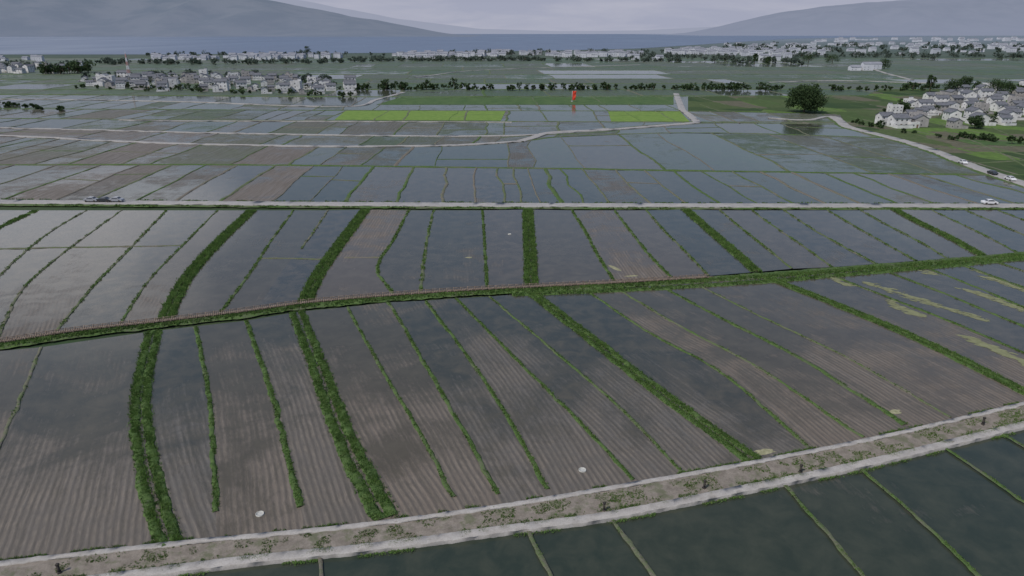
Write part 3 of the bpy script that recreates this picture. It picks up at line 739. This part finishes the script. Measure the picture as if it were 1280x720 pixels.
single_tree(1005,141,16.,12.5,'broadleaf_tree',75,120,.55)
for px,py,h,r in [(1190,120,13,8),(1245,122,14,9),(1162,115,15,4),(1218,161,7,4.5),(1258,120,11,6),(1205,110,11,6),(1128,140,6,4),(943,80,18,5),(960,82,14,6),(1105,86,13,10),(1010,80,16,12),(1040,80,15,12),(384,69,20,9)]:
    single_tree(px,py,h,r,'broadleaf_tree',26,70,.5)
def tree_row(name,pl,n,h,r,mat=None,jy=.8,clumps=7,per=16,size=.8):
    la=Acc();ta=Acc(); xs=[p[0] for p in pl]
    for i in range(n):
        px=rng.uniform(xs[0],xs[-1]); py=float(np.interp(px,xs,[p[1] for p in pl]))+rng.normal(0,jy)
        x,y,_=G(px,py); k=rng.uniform(.6,1.35); tree_into(la,ta,x,y,h*k,r*k*rng.uniform(.8,1.2),clumps,per,size*(r/3)**.5)
    e=link(bpy.data.objects.new(name,None)); o=la.obj('foliage',mat or M_LEAF); o.parent=e; o=ta.obj('trunks',M_BARK); o.parent=e
tree_row('distant_tree_row',[(440,112),(640,113),(925,112)],120,5.2,2.7,jy=.25)
tree_row('distant_tree_row',[(440,113),(520,113),(580,112)],12,8,3.8,jy=.4)
tree_row('distant_tree_row',[(850,113),(1080,114),(1160,113)],50,5.5,3,jy=.3)
tree_row('distant_tree_row',[(1130,112),(1400,118)],40,6.5,4)
tree_row('distant_tree_row',[(1060,152),(1120,166),(1200,176)],12,2.2,1.5)
tree_row('distant_tree_row',[(1180,170),(1290,182)],14,2.6,1.8)
tree_row('distant_tree_row',[(-300,134),(10,133),(85,138)],56,2.6,2.6,jy=1.)
tree_row('distant_tree_row',[(85,110),(200,113),(440,121)],36,4.2,2.6,jy=.8)
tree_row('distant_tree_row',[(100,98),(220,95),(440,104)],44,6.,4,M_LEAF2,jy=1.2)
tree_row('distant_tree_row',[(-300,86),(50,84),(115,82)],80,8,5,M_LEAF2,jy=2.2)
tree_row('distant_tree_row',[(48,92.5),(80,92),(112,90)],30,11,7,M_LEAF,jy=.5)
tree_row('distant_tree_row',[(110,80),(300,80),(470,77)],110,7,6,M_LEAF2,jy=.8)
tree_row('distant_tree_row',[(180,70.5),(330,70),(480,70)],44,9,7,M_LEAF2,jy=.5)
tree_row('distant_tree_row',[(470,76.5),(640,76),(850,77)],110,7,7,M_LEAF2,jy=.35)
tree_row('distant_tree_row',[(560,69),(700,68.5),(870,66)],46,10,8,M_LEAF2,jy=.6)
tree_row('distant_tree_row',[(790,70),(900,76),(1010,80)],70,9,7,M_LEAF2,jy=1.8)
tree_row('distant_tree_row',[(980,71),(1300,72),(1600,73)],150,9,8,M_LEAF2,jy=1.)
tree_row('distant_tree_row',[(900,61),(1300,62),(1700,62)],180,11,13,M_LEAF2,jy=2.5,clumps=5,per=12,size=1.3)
la=Acc();ta=Acc()
for (x,y) in vill_pts:
    if rng.random()<.6:
        a=rng.random()*6.28; tree_into(la,ta,x+math.cos(a)*8.,y+math.sin(a)*8.,rng.uniform(3,6.5),rng.uniform(1.6,3.2),8,22,.42)
e=link(bpy.data.objects.new('village_trees',None)); o=la.obj('foliage',M_LEAF); o.parent=e; o=ta.obj('trunks',M_BARK); o.parent=e
# ===== lake =====
lk=[(-2400,70),(-500,69),(0,68),(200,68),(480,66),(700,63),(800,60.5),(870,56),(930,52),(990,48.5),(1100,46),(1300,43),(1400,41),(640,41),(-1600,41)]
ground_sheet('lake',lk,M_LK,-.1)
# ===== mountains =====
def px_h(py,Y):
    b=(360-py)/F; return H+Y*(-SP+b*CP)/(CP+b*SP)
def mountain(name,sil,Y0,Y1,mat,seed,nx=260,ny=46,amp=.22):
    xs=np.linspace(sil[0][0],sil[-1][0],nx); V=[]
    Yr=Y0+(Y1-Y0)*.55
    for i,px in enumerate(xs):
        hr=max(0,px_h(float(np.interp(px,[s[0] for s in sil],[s[1] for s in sil])),Yr))
        for j in range(ny):
            f=j/(ny-1); Y=Y0+(Y1-Y0)*f; 
            X=(px-640)/F*(Yr*CP)
            prof=math.sin(min(1,f/.55)*math.pi/2)**1.3 if f<.55 else math.cos((f-.55)/.45*math.pi/2)
            nz=mn.fractal(Vector((X*.0009+seed,Y*.0006,seed)),.9,2.1,6); rg=1-abs(mn.noise(Vector((X*.0013+seed,Y*.00035,1.5))))*1.6
            z=hr*prof*(1+amp*nz*(1.2-prof*.9))+hr*.4*(rg-.6)*prof*(1-prof)*3
            V.append((X,Y+mn.noise(Vector((X*.0012,seed,0)))*500*(1-f),max(z,-2) if f>0 else -2))
    me=mesh_np(name,V,sheet_faces(nx,ny),mat,None,True); link(bpy.data.objects.new(name,me))
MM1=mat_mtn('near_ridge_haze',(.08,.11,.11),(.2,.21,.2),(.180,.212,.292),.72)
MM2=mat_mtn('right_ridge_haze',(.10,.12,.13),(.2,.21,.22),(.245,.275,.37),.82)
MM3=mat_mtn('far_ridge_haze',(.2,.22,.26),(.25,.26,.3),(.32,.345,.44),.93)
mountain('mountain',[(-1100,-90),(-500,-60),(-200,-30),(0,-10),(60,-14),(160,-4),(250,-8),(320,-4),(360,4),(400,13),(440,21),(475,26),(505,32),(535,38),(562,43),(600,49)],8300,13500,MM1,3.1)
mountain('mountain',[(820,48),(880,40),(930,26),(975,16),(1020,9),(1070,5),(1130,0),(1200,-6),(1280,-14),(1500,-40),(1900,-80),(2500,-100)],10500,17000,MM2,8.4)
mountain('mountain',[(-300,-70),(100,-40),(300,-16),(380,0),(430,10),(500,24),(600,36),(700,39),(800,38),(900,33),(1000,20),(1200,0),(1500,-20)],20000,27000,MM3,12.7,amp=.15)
# ===== sky, sun, camera =====
S=Vector((-.45,-.42,.79)).normalized(); el=math.asin(S.z); az=math.atan2(S.x,S.y)
w=bpy.data.worlds.new("World"); sc.world=w; w.use_nodes=True; nt=w.node_tree; nt.nodes.clear()
class WT(NT):
    def __init__(s,t): s.t=t
t=WT(nt)
sky=t.n('ShaderNodeTexSky',sky_type='NISHITA'); sky.sun_disc=False; sky.sun_elevation=el; sky.sun_rotation=az; sky.air_density=1.2; sky.dust_density=1.5
tc=t.n('ShaderNodeTexCoord').outputs['Generated']; sp=t.n('ShaderNodeSeparateXYZ'); t.l(tc,sp.inputs[0])
X,Y,Z=sp.outputs; zz=t.math('ADD',t.math('MAXIMUM',Z,0.),.14)
cb=t.n('ShaderNodeCombineXYZ'); t.l(t.math('DIVIDE',X,zz),cb.inputs[0]); t.l(t.math('DIVIDE',Y,zz),cb.inputs[1])
n=t.noise(cb.outputs[0],1.0,7,.58,.4); n2=t.noise(cb.outputs[0],.22,2,.5)
dp=t.n('ShaderNodeVectorMath',operation='DISTANCE'); t.l(tc,dp.inputs[0]); dp.inputs[1].default_value=(-.56,.78,.28)
blob=t.mapr(dp.outputs['Value'],.04,.27,.22,-.03)
c=t.math('ADD',t.math('ADD',t.math('MULTIPLY',n,.75),t.math('MULTIPLY',n2,.25)),blob)
cm=t.mapr(c,.51,.63)
skyc=t.mix(1.0,sky.outputs[0],(.10,.10,.11),'MULTIPLY')
cloud=t.mix(t.mapr(n,.5,.8),(1.0,1.0,1.05),(.62,.64,.72))
cloud=t.mix(t.mapr(Z,.35,.7),cloud,(.50,.51,.54))
haze=t.mapr(Z,.0,.34,1,0)
base=t.mix(t.math('POWER',haze,.9),skyc,(.195,.23,.325))
hz2=t.mapr(Z,.035,.10,1,0)
base=t.mix(hz2,base,t.mix(t.mapr(n,.4,.65),(.36,.38,.485),(.43,.44,.53)))
near=t.mapr(Z,.12,.22)
col=t.mix(t.math('MULTIPLY',t.math('MULTIPLY',cm,near),.85),base,cloud)
bg=t.n('ShaderNodeBackground'); t.l(col,bg.inputs[0]); bg.inputs[1].default_value=1.0
o=t.n('ShaderNodeOutputWorld'); t.l(bg.outputs[0],o.inputs[0])
ld=bpy.data.lights.new('sun','SUN'); ld.energy=2.6; ld.angle=math.radians(.8); ld.color=(1,.95,.87)
lo_=link(bpy.data.objects.new('sun',ld)); lo_.rotation_euler=(-S).to_track_quat('-Z','Y').to_euler(); lo_.location=(0,0,300)
cd=bpy.data.cameras.new('camera'); cd.sensor_width=36; cd.lens=36*F/1280; cd.clip_start=.5; cd.clip_end=80000
co=link(bpy.data.objects.new('camera',cd)); co.location=(0,0,H); co.rotation_euler=(math.radians(90)-P,0,0); sc.camera=co
sc.view_settings.view_transform='Standard'; sc.view_settings.look='None'; sc.view_settings.exposure=0
